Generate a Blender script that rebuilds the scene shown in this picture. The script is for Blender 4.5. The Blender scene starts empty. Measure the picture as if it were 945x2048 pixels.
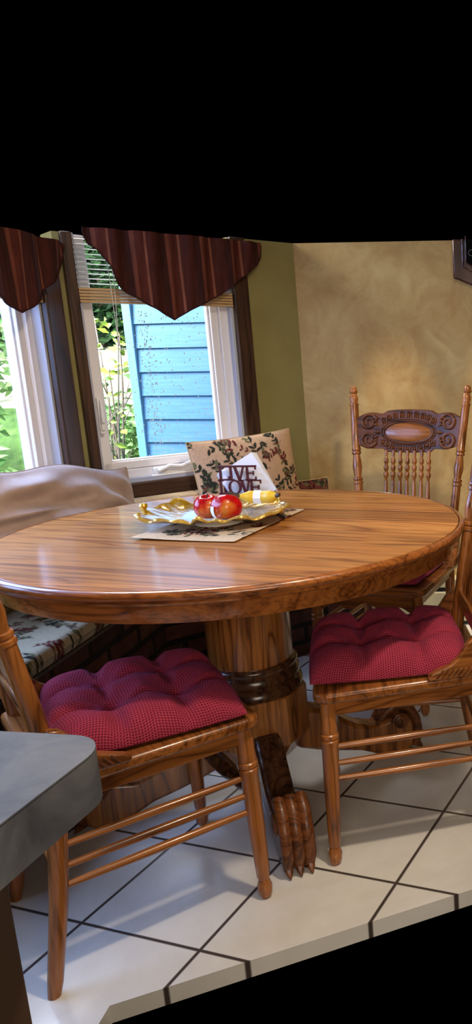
import bpy, bmesh, math, random
import numpy as np
from mathutils import Vector, Matrix
PI = math.pi
S = bpy.context.scene
COL = S.collection
rnd = random.Random(7)

# ------------------------------------------------------------------ helpers
def srgb(r, g, b):
    f = lambda c: c/12.92 if c <= .04045 else ((c+.055)/1.055)**2.4
    return (f(r/255), f(g/255), f(b/255), 1)

class MB:
    def __init__(s): s.v = []; s.f = []
    def add(s, vs, fs):
        o = len(s.v); s.v += [tuple(v) for v in vs]; s.f += [tuple(i+o for i in f) for f in fs]
        return s
    def box(s, x0, x1, y0, y1, z0, z1, M=None):
        vs = [Vector((x, y, z)) for z in (z0, z1) for y in (y0, y1) for x in (x0, x1)]
        if M is not None: vs = [M @ v for v in vs]
        return s.add(vs, [(0,2,3,1),(4,5,7,6),(0,1,5,4),(2,6,7,3),(0,4,6,2),(1,3,7,5)])
    def tube(s, pts, radii, n=14, cap=True):
        pts = [Vector(p) for p in pts]
        if not hasattr(radii, '__len__'): radii = [radii]*len(pts)
        vs, fs = [], []
        ref = None
        for i, p in enumerate(pts):
            d = (pts[min(i+1, len(pts)-1)] - pts[max(i-1, 0)])
            d = d.normalized() if d.length > 1e-9 else Vector((0,0,1))
            if ref is None:
                ref = Vector((1,0,0)) if abs(d.x) < .8 else Vector((0,1,0))
            a = (ref - d*ref.dot(d)).normalized(); b = d.cross(a); ref = a
            for k in range(n):
                t = 2*PI*k/n
                vs.append(p + (a*math.cos(t) + b*math.sin(t))*radii[i])
        m = len(pts)
        for i in range(m-1):
            for k in range(n):
                k2 = (k+1) % n
                fs.append((i*n+k, i*n+k2, (i+1)*n+k2, (i+1)*n+k))
        if cap:
            fs.append(tuple(range(n-1, -1, -1))); fs.append(tuple((m-1)*n+k for k in range(n)))
        return s.add(vs, fs)
    def lathe(s, prof, n=64, c=(0,0,0), closed=False):
        vs, fs = [], []
        for r, z in prof:
            for k in range(n):
                t = 2*PI*k/n; vs.append((c[0]+r*math.cos(t), c[1]+r*math.sin(t), c[2]+z))
        m = len(prof)
        for i in range(m if closed else m-1):
            j = (i+1) % m
            for k in range(n):
                k2 = (k+1) % n; fs.append((i*n+k, i*n+k2, j*n+k2, j*n+k))
        if not closed:
            if prof[0][0] > 1e-5: fs.append(tuple(range(n-1, -1, -1)))
            if prof[-1][0] > 1e-5: fs.append(tuple((m-1)*n+k for k in range(n)))
        return s.add(vs, fs)
    def prism(s, poly, fn, t0, t1):
        """poly: 2-D outline; fn(u, v, t) -> point; a slab between t0 and t1"""
        n = len(poly)
        vs = [fn(u, v, t0) for u, v in poly] + [fn(u, v, t1) for u, v in poly]
        fs = [tuple(range(n-1, -1, -1)), tuple(range(n, 2*n))]
        fs += [(i, (i+1) % n, n+(i+1) % n, n+i) for i in range(n)]
        return s.add(vs, fs)
    def grid(s, nu, nv, fn, wrap=False):
        vs = [fn(i/(nu-1), j/(nv-1)) for j in range(nv) for i in range(nu)]
        fs = [(j*nu+i, j*nu+i+1, (j+1)*nu+i+1, (j+1)*nu+i) for j in range(nv-1) for i in range(nu-1)]
        return s.add(vs, fs)
    def build(s, name, mat, parent=None, smooth=40, bevel=0, fix=True):
        me = bpy.data.meshes.new(name); me.from_pydata(s.v, [], s.f); me.update()
        if fix:
            bm = bmesh.new(); bm.from_mesh(me)
            bmesh.ops.remove_doubles(bm, verts=bm.verts, dist=1e-6)
            bmesh.ops.recalc_face_normals(bm, faces=bm.faces); bm.to_mesh(me); bm.free()
        o = bpy.data.objects.new(name, me); COL.objects.link(o)
        me.materials.append(mat)
        if smooth:
            for p in me.polygons: p.use_smooth = True
            me.set_sharp_from_angle(angle=math.radians(smooth))
        if bevel:
            b = o.modifiers.new('bevel', 'BEVEL'); b.width = bevel; b.segments = 2
            b.limit_method = 'ANGLE'; b.angle_limit = math.radians(50)
        if parent is not None: o.parent = parent
        return o

def tag(o, label, cat, group=None):
    o['label'] = label; o['category'] = cat
    if group: o['group'] = group
    return o
def struct(o): o['kind'] = 'structure'; return o
def empty(name, loc=(0,0,0), rz=0):
    o = bpy.data.objects.new(name, None); COL.objects.link(o)
    o.location = loc; o.rotation_euler = (0, 0, rz); o.empty_display_size = .1
    return o
def thing(name, label, cat, loc=(0,0,0), rz=0, group=None):
    return tag(empty(name, loc, rz), label, cat, group)

# ------------------------------------------------------------------ materials
class NT:
    def __init__(s, name, rough=.5, spec=.5):
        s.m = bpy.data.materials.new(name); s.m.use_nodes = True
        s.t = s.m.node_tree; s.b = s.t.nodes['Principled BSDF']
        s.b.inputs['Roughness'].default_value = rough
        s.b.inputs['Specular IOR Level'].default_value = spec
    def n(s, typ, **kw):
        nd = s.t.nodes.new(typ)
        for k, v in kw.items():
            if k.startswith('i_'):
                nd.inputs[k[2:].replace('_', ' ')].default_value = v
            else: setattr(nd, k, v)
        return nd
    def l(s, a, b): s.t.links.new(a, b)
    def coords(s, scale=(1,1,1), rot=(0,0,0), out='Object'):
        tc = s.n('ShaderNodeTexCoord'); mp = s.n('ShaderNodeMapping')
        mp.inputs['Scale'].default_value = scale; mp.inputs['Rotation'].default_value = rot
        s.l(tc.outputs[out], mp.inputs['Vector']); return mp.outputs['Vector']
    def noise(s, vec, scale, detail=4, rough=.55, dist=0):
        nd = s.n('ShaderNodeTexNoise'); nd.inputs['Scale'].default_value = scale
        nd.inputs['Detail'].default_value = detail; nd.inputs['Roughness'].default_value = rough
        nd.inputs['Distortion'].default_value = dist
        s.l(vec, nd.inputs['Vector']); return nd.outputs['Fac']
    def ramp(s, fac, stops):
        r = s.n('ShaderNodeValToRGB'); e = r.color_ramp.elements
        while len(e) < len(stops): e.new(.5)
        for el, (p, c) in zip(e, stops): el.position = p; el.color = c if len(c) == 4 else (*c, 1)
        s.l(fac, r.inputs['Fac']); return r.outputs['Color']
    def mix(s, a, b, fac, mode='MIX'):
        m = s.n('ShaderNodeMix', data_type='RGBA', blend_type=mode)
        for k, v in (('A', a), ('B', b)):
            sock = [i for i in m.inputs if i.name == k and i.type == 'RGBA'][0]
            if hasattr(v, 'is_linked'): s.l(v, sock)
            else: sock.default_value = v
        f = m.inputs[0]
        if hasattr(fac, 'is_linked'): s.l(fac, f)
        else: f.default_value = fac
        return [o for o in m.outputs if o.type == 'RGBA'][0]
    def math(s, op, a, b=None):
        m = s.n('ShaderNodeMath', operation=op)
        for i, v in enumerate((a, b)):
            if v is None: continue
            if hasattr(v, 'is_linked'): s.l(v, m.inputs[i])
            else: m.inputs[i].default_value = v
        return m.outputs[0]
    def bump(s, h, strength=.2, dist=.002):
        b = s.n('ShaderNodeBump'); b.inputs['Strength'].default_value = strength
        b.inputs['Distance'].default_value = dist
        s.l(h, b.inputs['Height']); s.l(b.outputs['Normal'], s.b.inputs['Normal'])
    def base(s, c):
        if hasattr(c, 'is_linked'): s.l(c, s.b.inputs['Base Color'])
        else: s.b.inputs['Base Color'].default_value = c
        return s

def plain(name, col, rough=.5, metal=0, spec=.5):
    t = NT(name, rough, spec); t.base(col); t.b.inputs['Metallic'].default_value = metal
    return t.m

def oak(name, axis, c_dark, c_mid, c_light, rough=.28, boards=0, coat=.3, fine=1.0, spec=.4, crough=.10):
    t = NT(name, rough, spec)
    al, ac = 1.1, 13.0*fine
    sc = [ac, ac, ac]; sc[axis] = al
    v = t.coords(tuple(sc))
    bfac = None
    if boards:
        tc = t.n('ShaderNodeTexCoord'); sp = t.n('ShaderNodeSeparateXYZ'); t.l(tc.outputs['Object'], sp.inputs[0])
        q = t.math('FLOOR', t.math('DIVIDE', sp.outputs[1 if axis == 0 else 0], boards))
        wn = t.n('ShaderNodeTexWhiteNoise', noise_dimensions='1D'); t.l(q, wn.inputs['W'])
        bfac = wn.outputs['Value']
        cx = t.n('ShaderNodeCombineXYZ'); t.l(t.math('MULTIPLY', bfac, 37.0), cx.inputs[axis])
        va = t.n('ShaderNodeVectorMath', operation='ADD'); t.l(v, va.inputs[0]); t.l(cx.outputs[0], va.inputs[1])
        v = va.outputs[0]
    n1 = t.noise(v, .55, 3, .5, .9)
    rings = t.math('FRACT', t.math('MULTIPLY', n1, 9.0))
    rings = t.math('ABSOLUTE', t.math('SUBTRACT', rings, .5))
    c1 = t.ramp(rings, [(0, c_dark), (.12, c_mid), (.5, c_light)])
    sc2 = [130*fine]*3; sc2[axis] = 4.5
    p = t.noise(t.coords(tuple(sc2)), 1.0, 3, .6)
    pr = t.ramp(p, [(.36, (.45, .45, .45)), (.52, (1, 1, 1))])
    c = t.mix(c1, pr, .75, 'MULTIPLY')
    big = t.noise(v, .22, 2)
    c = t.mix(c, t.ramp(big, [(.3, (.7, .66, .6)), (.7, (1.1, 1.1, 1.08))]), .7, 'MULTIPLY')
    if bfac is not None:
        c = t.mix(c, t.ramp(bfac, [(0, (.78, .74, .7)), (1, (1.15, 1.15, 1.1))]), .8, 'MULTIPLY')
    t.base(c)
    t.bump(p, .12, .0006)
    t.b.inputs['Coat Weight'].default_value = coat; t.b.inputs['Coat Roughness'].default_value = crough
    return t.m
OD, OM, OL = (.12,.037,.009), (.30,.097,.022), (.41,.143,.034)
oak_top = oak('oak_tabletop', 0, (.26,.080,.016), (.45,.165,.034), (.57,.235,.054), .5, boards=.135, coat=.38, spec=.12, crough=.13)
oak_rim = oak('oak_rim', 0, (.15,.040,.009), (.31,.094,.020), (.40,.130,.028), .3, coat=.4)
oak_x = oak('oak_grain_x', 0, OD, OM, OL)
oak_y = oak('oak_grain_y', 1, OD, OM, OL)
oak_z = oak('oak_grain_z', 2, OD, OM, OL)
oak_ped = oak('oak_pedestal', 2, (.10,.028,.007), (.30,.10,.023), (.42,.16,.04), .3, coat=.3, fine=.8)
oak_carved = oak('oak_carved', 0, (.05,.016,.006), (.13,.039,.011), (.19,.06,.017), .4, coat=.08, spec=.3)
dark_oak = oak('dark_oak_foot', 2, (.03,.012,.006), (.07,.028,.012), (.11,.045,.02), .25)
walnut = oak('dark_walnut_trim', 2, (.022,.009,.004), (.050,.021,.010), (.075,.032,.015), .45, coat=.1)
walnut_x = oak('dark_walnut_sill', 0, (.022,.009,.004), (.050,.021,.010), (.075,.032,.015), .45, coat=.1)
mahogany = oak('mahogany_frame', 2, (.02,.006,.004), (.05,.014,.008), (.07,.02,.011), .25, coat=.4)

def wall_paint():
    t = NT('ochre_faux_finish', .6, .3)
    v = t.coords()
    a = t.noise(v, 2.2, 6, .62, .6); b = t.noise(v, 6.5, 6, .65, 1.2); c = t.noise(v, 30, 4, .6)
    col = t.ramp(a, [(.32, srgb(138,104,56)), (.5, srgb(168,136,82)), (.68, srgb(184,158,106))])
    col = t.mix(col, t.ramp(b, [(.35, srgb(148,114,68)), (.65, srgb(192,170,118))]), .38)
    vv = t.n('ShaderNodeTexVoronoi', feature='DISTANCE_TO_EDGE'); vv.inputs['Scale'].default_value = 5
    nv = t.n('ShaderNodeVectorMath', operation='ADD')
    ns = t.n('ShaderNodeTexNoise'); ns.inputs['Scale'].default_value = 4; ns.inputs['Detail'].default_value = 5
    t.l(v, ns.inputs['Vector']); t.l(v, nv.inputs[0]); t.l(ns.outputs['Color'], nv.inputs[1]); t.l(nv.outputs[0], vv.inputs['Vector'])
    crack = t.ramp(vv.outputs['Distance'], [(0, (.72,.66,.56)), (.012, (1,1,1))])
    col = t.mix(col, crack, .35, 'MULTIPLY')
    t.base(col); t.bump(t.math('ADD', t.math('MULTIPLY', b, .8), c), .25, .004)
    return t.m
ochre = wall_paint()
def olive():
    t = NT('olive_green_paint', .6, .3); a = t.noise(t.coords(), 5, 4)
    t.base(t.ramp(a, [(.3, srgb(128,118,70)), (.7, srgb(142,132,82))])); return t.m
olive = olive()
white_vinyl = plain('white_vinyl', srgb(232,228,230), .35)
white_metal = plain('white_slat', srgb(205,208,205), .4)
handle_white = plain('white_handle_plastic', srgb(238,236,234), .3)
pane_edge = plain('dark_gasket', srgb(60,62,70), .5)
def glass(name, tint=(1,1,1,1), refl=.08):
    t = NT(name); t.t.nodes.remove(t.b)
    out = [n for n in t.t.nodes if n.type == 'OUTPUT_MATERIAL'][0]
    tr = t.n('ShaderNodeBsdfTransparent'); tr.inputs[0].default_value = tint
    gl = t.n('ShaderNodeBsdfGlossy'); gl.inputs['Roughness'].default_value = .03
    fr = t.n('ShaderNodeFresnel'); gm = t.n('ShaderNodeNewGeometry')
    t.l(t.math('ADD', t.math('MULTIPLY', gm.outputs['Backfacing'], .8-1.25), 1.25), fr.inputs['IOR'])
    mx = t.n('ShaderNodeMixShader'); t.l(fr.outputs[0], mx.inputs[0]); t.l(tr.outputs[0], mx.inputs[1]); t.l(gl.outputs[0], mx.inputs[2])
    t.l(mx.outputs[0], out.inputs['Surface']); return t.m
win_glass = glass('window_glass', (.96,.98,1,1))
drop_mat = plain('raindrop', srgb(215,235,250), .1)
def tile():
    t = NT('white_floor_tile', .18)
    R = -17*PI/180
    tc = t.n('ShaderNodeTexCoord'); mp = t.n('ShaderNodeMapping')
    mp.vector_type = 'POINT'; mp.inputs['Rotation'].default_value = (0, 0, -R)
    t.l(tc.outputs['Object'], mp.inputs['Vector'])
    sp = t.n('ShaderNodeSeparateXYZ'); t.l(mp.outputs[0], sp.inputs[0])
    T = .308
    def line(o, off):
        u = t.math('FRACT', t.math('DIVIDE', t.math('ADD', o, off+10*T), T))
        d = t.math('MINIMUM', u, t.math('SUBTRACT', 1.0, u)); return d
    d = t.math('MINIMUM', line(sp.outputs[0], 1.046), line(sp.outputs[1], -2.09))
    m = t.ramp(d, [(.010, (0,0,0)), (.016, (1,1,1))])
    a = t.noise(t.coords(), 3.5, 5, .6, .8)
    c = t.ramp(a, [(.3, srgb(205,198,188)), (.7, srgb(226,221,214))])
    t.base(t.mix(srgb(70,60,55), c, m)); t.bump(m, .4, .002); return t.m
tile = tile()
def brick():
    t = NT('dark_rustic_brick', .85, .2)
    v = t.coords()
    br = t.n('ShaderNodeTexBrick', offset=.5)
    br.inputs['Scale'].default_value = 1; br.inputs['Brick Width'].default_value = .2
    br.inputs['Row Height'].default_value = .072; br.inputs['Mortar Size'].default_value = .011
    br.inputs['Color1'].default_value = srgb(92,58,44); br.inputs['Color2'].default_value = srgb(60,40,34)
    br.inputs['Mortar'].default_value = srgb(34,28,26); br.inputs['Bias'].default_value = 0
    # u along the face, v up
    tc = t.n('ShaderNodeTexCoord'); t.l(tc.outputs['UV'], br.inputs['Vector'])
    n = t.noise(v, 14, 5, .65)
    c = t.mix(br.outputs['Color'], t.ramp(n, [(.35, (.6,.55,.5)), (.68, (1.5,1.35,1.25))]), .8, 'MULTIPLY')
    t.base(c)
    h = t.math('SUBTRACT', t.math('MULTIPLY', n, .5), br.outputs['Fac'])
    t.bump(h, .9, .01); return t.m
brick = brick()
def siding():
    t = NT('blue_lap_siding', .5); n = t.noise(t.coords((2,2,30)), 3, 4)
    t.base(t.ramp(n, [(.3, srgb(86,136,180)), (.7, srgb(104,152,194))])); return t.m
siding_m = siding()
blue_trim = plain('blue_corner_board', srgb(120,176,216), .5)
def waffle():
    t = NT('crimson_waffle_cloth', .9, .15)
    tc = t.n('ShaderNodeTexCoord'); sp = t.n('ShaderNodeSeparateXYZ'); t.l(tc.outputs['UV'], sp.inputs[0])
    f = 2*PI/.0058
    a = t.math('SINE', t.math('MULTIPLY', sp.outputs[0], f)); b = t.math('SINE', t.math('MULTIPLY', sp.outputs[1], f))
    h = t.math('MAXIMUM', a, b)
    n = t.noise(t.coords(), 25, 3)
    c = t.mix(srgb(114,27,50), srgb(176,60,78), t.ramp(h, [(.1, (0,0,0)), (.9, (1,1,1))]))
    c = t.mix(c, t.ramp(n, [(.3, (.85,.85,.85)), (.7, (1.1,1.1,1.1))]), .6, 'MULTIPLY')
    t.base(c); t.bump(h, .5, .0015)
    t.b.inputs['Sheen Weight'].default_value = .22; t.b.inputs['Sheen Roughness'].default_value = .35; t.b.inputs['Sheen Tint'].default_value = (.62,.22,.55,1)
    return t.m
crimson = waffle()
def printed(name, rough=.9):
    t = NT(name, rough, .15)
    a = t.n('ShaderNodeVertexColor', layer_name='Col')
    w = t.noise(t.coords((1,1,1)), 160, 2)
    t.base(t.mix(a.outputs['Color'], t.ramp(w, [(.3, (.78,.78,.78)), (.7, (1.12,1.12,1.12))]), .7, 'MULTIPLY'))
    t.bump(w, .25, .001); return t.m
tapestry = printed('floral_tapestry')
def suede():
    t = NT('grey_taupe_suede', .85, .2); n = t.noise(t.coords(), 9, 4)
    t.base(t.ramp(n, [(.3, srgb(152,126,114)), (.7, srgb(182,156,142))])); t.bump(t.noise(t.coords(), 120, 2), .15, .001)
    t.b.inputs['Sheen Weight'].default_value = .3; return t.m
suede = suede()
def curtain():
    t = NT('striped_russet_curtain', .85, .2)
    tc = t.n('ShaderNodeTexCoord'); sp = t.n('ShaderNodeSeparateXYZ'); t.l(tc.outputs['UV'], sp.inputs[0])
    u = t.math('FRACT', t.math('MULTIPLY', sp.outputs[0], 5.0))
    c = t.ramp(u, [(0, srgb(54,24,20)), (.2, srgb(54,24,20)), (.22, srgb(104,56,42)), (.3, srgb(104,56,42)), (.32, srgb(80,36,28)),
                   (.55, srgb(80,36,28)), (.57, srgb(124,74,56)), (.61, srgb(124,74,56)), (.63, srgb(68,30,24)), (1, srgb(68,30,24))])
    n = t.noise(t.coords((1,1,.2)), 90, 3)
    t.base(t.mix(c, t.ramp(n, [(.3, (.6,.6,.6)), (.7, (1.25,1.2,1.15))]), .7, 'MULTIPLY')); t.bump(n, .3, .001); return t.m
curtain = curtain()
tan_slat = plain('tan_blind_rail', srgb(196,160,112), .5)
cord_m = plain('white_cord', srgb(220,220,215), .7)
def laminate():
    t = NT('grey_laminate', .6, .25); n = t.noise(t.coords(), 16, 6, .6, .5)
    t.base(t.ramp(n, [(.32, srgb(62,62,66)), (.5, srgb(80,80,84)), (.68, srgb(100,98,98))])); return t.m
laminate = laminate()
edge_line = plain('laminate_seam', srgb(52,48,46), .5)
cabinet_m = plain('island_panel', srgb(70,50,38), .5)
def apple_m():
    t = NT('red_apple_skin', .18)
    n = t.noise(t.coords((28,28,3)), 3, 4, .6); b = t.noise(t.coords(), 11, 2)
    c = t.ramp(n, [(.3, srgb(140,8,16)), (.6, srgb(196,24,26))])
    t.base(t.mix(c, srgb(222,160,60), t.ramp(b, [(.56, (0,0,0)), (.74, (.8,.8,.8))]))); return t.m
apple_m = apple_m()
banana_m = plain('banana_skin', srgb(226,184,44), .4)
banana_tip = plain('banana_tip', srgb(70,50,26), .6)
sticker_m = plain('paper_sticker', srgb(236,238,242), .4)
stem_m = plain('apple_stem', srgb(70,46,24), .7)
napkin_m = plain('white_paper', srgb(232,232,240), .8)
letter_m = plain('oxblood_metal', srgb(76,20,22), .4, 0)
pen_m = plain('dark_pen', srgb(40,38,42), .3)
steel = plain('pen_clip_steel', srgb(170,170,175), .25, 1)
foot_glass = plain('white_ceramic_foot', srgb(225,215,200), .25)
def gold_glass():
    t = NT('gold_streaked_glass', .12)
    out = [n for n in t.t.nodes if n.type == 'OUTPUT_MATERIAL'][0]
    n = t.noise(t.coords((1,1,1)), 26, 4, .6, 1.5)
    a = t.n('ShaderNodeVertexColor', layer_name='Col')
    t.base(t.mix(a.outputs['Color'], t.ramp(n, [(.3, (.55,.5,.4)), (.65, (1.3,1.3,1.3))]), .6, 'MULTIPLY'))
    t.b.inputs['Metallic'].default_value = .35
    t.b.inputs['Coat Weight'].default_value = .8; t.b.inputs['Coat Roughness'].default_value = .05
    t.bump(n, .5, .004)
    return t.m
gold_glass = gold_glass()
def leafmat(name, c0, c1):
    t = NT(name, .5, .3)
    oi = t.n('ShaderNodeNewGeometry')
    t.base(t.ramp(oi.outputs['Random Per Island'], [(0, c0), (1, c1)]))
    out = [n for n in t.t.nodes if n.type == 'OUTPUT_MATERIAL'][0]
    t.b.inputs['Subsurface Weight'].default_value = 0
    return t.m
leaf_dark = leafmat('hedge_leaf', srgb(20,48,30), srgb(60,100,52))
leaf_mid = leafmat('shrub_leaf', srgb(96,146,84), srgb(186,222,150))
leaf_lime = leafmat('lime_leaf', srgb(150,180,60), srgb(214,226,120))
bark = plain('grey_bark', srgb(150,132,118), .9)
drive_m = plain('pale_concrete', srgb(238,234,226), .9)
def lawn():
    t = NT('lawn', .9); n = t.noise(t.coords(), 9, 5)
    t.base(t.ramp(n, [(.3, srgb(60,96,50)), (.7, srgb(120,160,84))])); return t.m
lawn = lawn()
heater_m = plain('cream_heater_metal', srgb(186,176,138), .4)
slot_m = plain('dark_slot', srgb(24,22,20), .6)
black_glass = plain('black_clock_glass', srgb(10,10,12), .08)
clock_line = plain('etched_silver_line', srgb(90,88,90), .3, .6)

# ------------------------------------------------------------------ camera
f_px, cx, cy, pitch, roll, H = 1579.83, 1014.12, 1068.39, .2254, -.0186, 1.2081
cam = bpy.data.cameras.new('camera'); co = bpy.data.objects.new('camera', cam); COL.objects.link(co)
cp, sp_ = math.cos(pitch), math.sin(pitch)
fw = Vector((0, cp, -sp_)); up = Vector((0, sp_, cp)); rt = Vector((1, 0, 0))
r2 = rt*math.cos(roll) + up*math.sin(roll); u2 = -rt*math.sin(roll) + up*math.cos(roll)
co.matrix_world = Matrix(((r2.x, u2.x, -fw.x, 0), (r2.y, u2.y, -fw.y, 0), (r2.z, u2.z, -fw.z, H), (0, 0, 0, 1)))
cam.sensor_fit = 'VERTICAL'; cam.sensor_height = 24.0
cam.lens = f_px/2048*24.0
cam.shift_x = -(cx-472.5)/2048; cam.shift_y = (cy-1024)/2048
cam.clip_start = .05
S.camera = co

# ------------------------------------------------------------------ the room
ZW, ZT, ZL = 1.672, 1.64, 1.605   # the walls and windows are built as high as the photo shows them
CX, CY = -.873, 3.5             # corner between the bay wall and the back wall
D2 = Vector((.70711, .70711, 0)); N2 = Vector((.70711, -.70711, 0))
def w2(s, n, z): p = Vector((CX, CY, 0)) + D2*s + N2*n; return Vector((p.x, p.y, z))
M2 = Matrix(((D2.x, -N2.x, 0, CX), (D2.y, -N2.y, 0, CY), (0, 0, 1, 0), (0, 0, 0, 1)))   # local x = s, local y = outward
WX = -1.527
SJ = (WX-CX)/.70711            # s of the junction with the left wall
YJ = CY + SJ*.70711
def obj2(mb, name, mat, parent=None, **k):
    o = mb.build(name, mat, parent, **k)
    if parent is None: o.matrix_world = M2
    return o

fl = MB()
poly = [(-1.62, .25), (-.30, .25), (-.30, .72), (-.78, .95), (-.78, 1.28), (.34, 1.80), (.34, 3.6), (-.9, 3.6), (-1.62, 2.9)]
fl.prism(poly, lambda u, v, t: (u, v, t), -.04, 0)
struct(fl.build('floor', tile, smooth=0))
struct(MB().box(CX-.0, .30, CY, CY+.12, 0, ZW).build('wall_back', ochre, smooth=0))
# bay wall with the window opening (s = WL..WR)
WL, WR, WB = -.868, -.293, .757
b = MB()
b.box(SJ, WL, 0, .12, 0, ZT).box(WR, 0.0, 0, .12, 0, ZW).box(WL, WR, 0, .12, 0, WB)
struct(obj2(b, 'wall_bay', olive, smooth=0))
LY = 2.722                      # right edge of the left window's opening
b = MB()
b.box(WX-.12, WX, LY, YJ, 0, ZL).box(WX-.12, WX, .85, LY, 0, WB)
struct(b.build('wall_left', olive, smooth=0))
# baseboard heater on the back wall
hb = thing('baseboard_heater', 'low cream baseboard heater along the foot of the yellow wall', 'heater')
MB().box(-.62, .28, 3.425, 3.5, .02, .158).build('front_panel', heater_m, hb, bevel=.004)
MB().box(-.62, .28, 3.445, 3.5, .158, .178).build('air_slot', slot_m, hb, smooth=0)
MB().box(-.62, .28, 3.43, 3.5, .178, .218).build('top_cover', heater_m, hb, bevel=.004)
MB().box(-.62, .28, 3.44, 3.5, 0, .02).build('toe_gap', slot_m, hb, smooth=0)
# dark wood casings
def casing(name, s0, s1, z0, z1, mat=walnut):
    o = obj2(MB().box(s0, s1, -.022, 0, z0, z1), name, mat, bevel=.004); return struct(o)
casing('trim_1', WR, -.229, .757, ZW)
casing('trim_2', -.904, WL, .757, ZT)
casing('trim_3', -.912, -.229, .69, .757, walnut_x)
struct(MB().box(WX, WX+.022, LY-.002, YJ-.024, .757, ZL).build('trim_4', walnut, bevel=.004))
struct(MB().box(WX, WX+.022, .85, YJ-.02, .69, .757).build('trim_5', oak('dark_walnut_left_sill', 1, (.022,.009,.004), (.050,.021,.010), (.075,.032,.015), .45, coat=.1), bevel=.004))

def make_window(name, x0, x1, place, rain, ZT, fr=.085):
    """casement window in local coords: x along wall, y outward, opening x0..x1"""
    root = empty(name); struct(root); root.matrix_world = place
    z0 = WB
    fL, fR = .058, fr
    jw = .012
    f = MB()
    f.box(x1-jw, x1, .001, .11, z0, ZT).box(x0, x0+jw, .001, .11, z0, ZT).box(x0, x1, .001, .11, z0, z0+.016)
    f.build('jamb_liner', plain(name+'_jamb', srgb(176,180,196), .5), root, bevel=.002)  # white boards; the grey-blue of the shaded reveal is put into their colour
    m = MB()   # fixed frame
    m.box(x1-jw-.034, x1-jw, .030, .10, z0+.016, ZT).box(x0+jw, x0+jw+.012, .030, .10, z0+.016, ZT).box(x0+jw, x1-jw, .030, .10, z0+.016, z0+.046)
    m.build('frame', white_vinyl, root, bevel=.003)
    s = MB()   # opening sash
    a0, a1, b0 = x0+jw+.013, x1-jw-.036, z0+.047
    s.box(a1-.030, a1, .042, .09, b0, ZT).box(a0, x0+fL, .042, .09, b0, ZT).box(a0, a1, .042, .09, b0, b0+.030)
    s.box(a1-.038, a1-.030, .055, .08, b0, ZT).box(x0+fL, x0+fL+.006, .055, .08, b0, ZT).box(a0, a1, .055, .08, b0+.030, b0+.036)
    s.build('sash', white_vinyl, root, bevel=.003)
    g0, g1, gz = x0+fL, a1-.030, b0+.030
    MB().box(g0, g1, .066, .070, gz, ZT-.002).build('glass_pane', win_glass, root, smooth=0)
    if rain:
        dm = MB(); r = random.Random(3)
        for k in range(520):
            x = g0 + .1 + (g1-g0-.1)*r.random()**.9 ; z = gz + (ZT-.25-gz)*r.random()
            if r.random() < .45: x = g0 + .19 + r.gauss(0, .012)
            if not (g0+.005 < x < g1-.005): continue
            q = r.uniform(.0011, .0027); e = r.uniform(1, 2.0)
            vs = [(x+q*math.cos(t*PI/3), .0702, z+q*e*math.sin(t*PI/3)) for t in range(6)] + [(x, .0702+q*.7, z)]
            dm.add(vs, [(t, (t+1) % 6, 6) for t in range(6)] + [(5,4,3,2,1,0)])
        o = dm.build('raindrops', drop_mat, root, fix=False); o['kind'] = 'stuff'
    return root
win2 = make_window('window_2', WL, WR, M2, True, ZT)
lv = MB().box(-.872+.028, -.872+.044, .018, .042, .945, 1.075).box(-.872+.031, -.872+.043, .010, .03, .958, .985)
lv.tube([(-.872+.036, .018, .98), (-.872+.036, .006, .99), (-.872+.037, .004, 1.03), (-.872+.038, .010, 1.07)], [.006, .007, .0065, .004])
lv.build('lock_lever', handle_white, win2, bevel=.002)
ck = MB().box(-.67, -.47, .006, .034, .775, .803).box(-.685, -.50, .0, .012, .768, .776)
ck.tube([(-.66, -.002, .789), (-.62, -.010, .806), (-.575, -.012, .800), (-.53, -.012, .812), (-.49, -.008, .809)], [.008, .0075, .007, .008, .008])
ck.build('crank_handle', handle_white, win2, bevel=.004)
M1 = Matrix(((0, -1, 0, WX), (1, 0, 0, 0), (0, 0, 1, 0), (0, 0, 0, 1)))    # local x = world y, local y = outward (-x)
make_window('window_1', .95, LY, M1, False, ZL)

# blinds, raised
def make_blind(place, x0, x1, label, zb, cord_x, ZT):
    t = thing('window_blind', label, 'blind'); t.matrix_world = place
    for k in range(5):
        MB().box(x0, x1, -.012, .016, zb+k*.0105, zb+k*.0105+.0085).build('bottom_slat' if k else 'bottom_rail', tan_slat, t, bevel=.002)
    z = zb+.065
    while z < ZT-.004:
        th = .22
        m = MB(); c, s_ = math.cos(th)*.0115, math.sin(th)*.0115
        m.add([(x0, .002-c, z-s_), (x1, .002-c, z-s_), (x1, .002+c, z+s_), (x0, .002+c, z+s_),
               (x0, .002-c, z-s_+.0008), (x1, .002-c, z-s_+.0008), (x1, .002+c, z+s_+.0008), (x0, .002+c, z+s_+.0008)],
              [(3,2,1,0),(4,5,6,7),(0,1,5,4),(1,2,6,5),(2,3,7,6),(3,0,4,7)])
        m.build('slat', white_metal, t, smooth=0); z += .0165
    cm = MB()
    for dx in (0, .012):
        cm.tube([(cord_x+dx, -.013, ZT-.01), (cord_x+dx*1.2+.004, -.016, 1.5), (cord_x+dx*.6+.006, -.015, zb-.04), (cord_x+.008, -.014, zb-.13)], .0014, 6)
    cm.tube([(cord_x+.008, -.014, zb-.12), (cord_x+.009, -.014, zb-.15)], [.003, .005], 8)
    cm.build('pull_cord', cord_m, t)
    return t
make_blind(M2, WL+.003, WR-.003, 'raised slatted blind with tan bottom rail, hanging in the window with blue siding outside', 1.408, WL+.105, ZT)
make_blind(M1, .96, LY-.003, 'raised slatted blind with tan bottom rail, in the far left window above the grey pillow', 1.398, 1.95, ZL)

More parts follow.
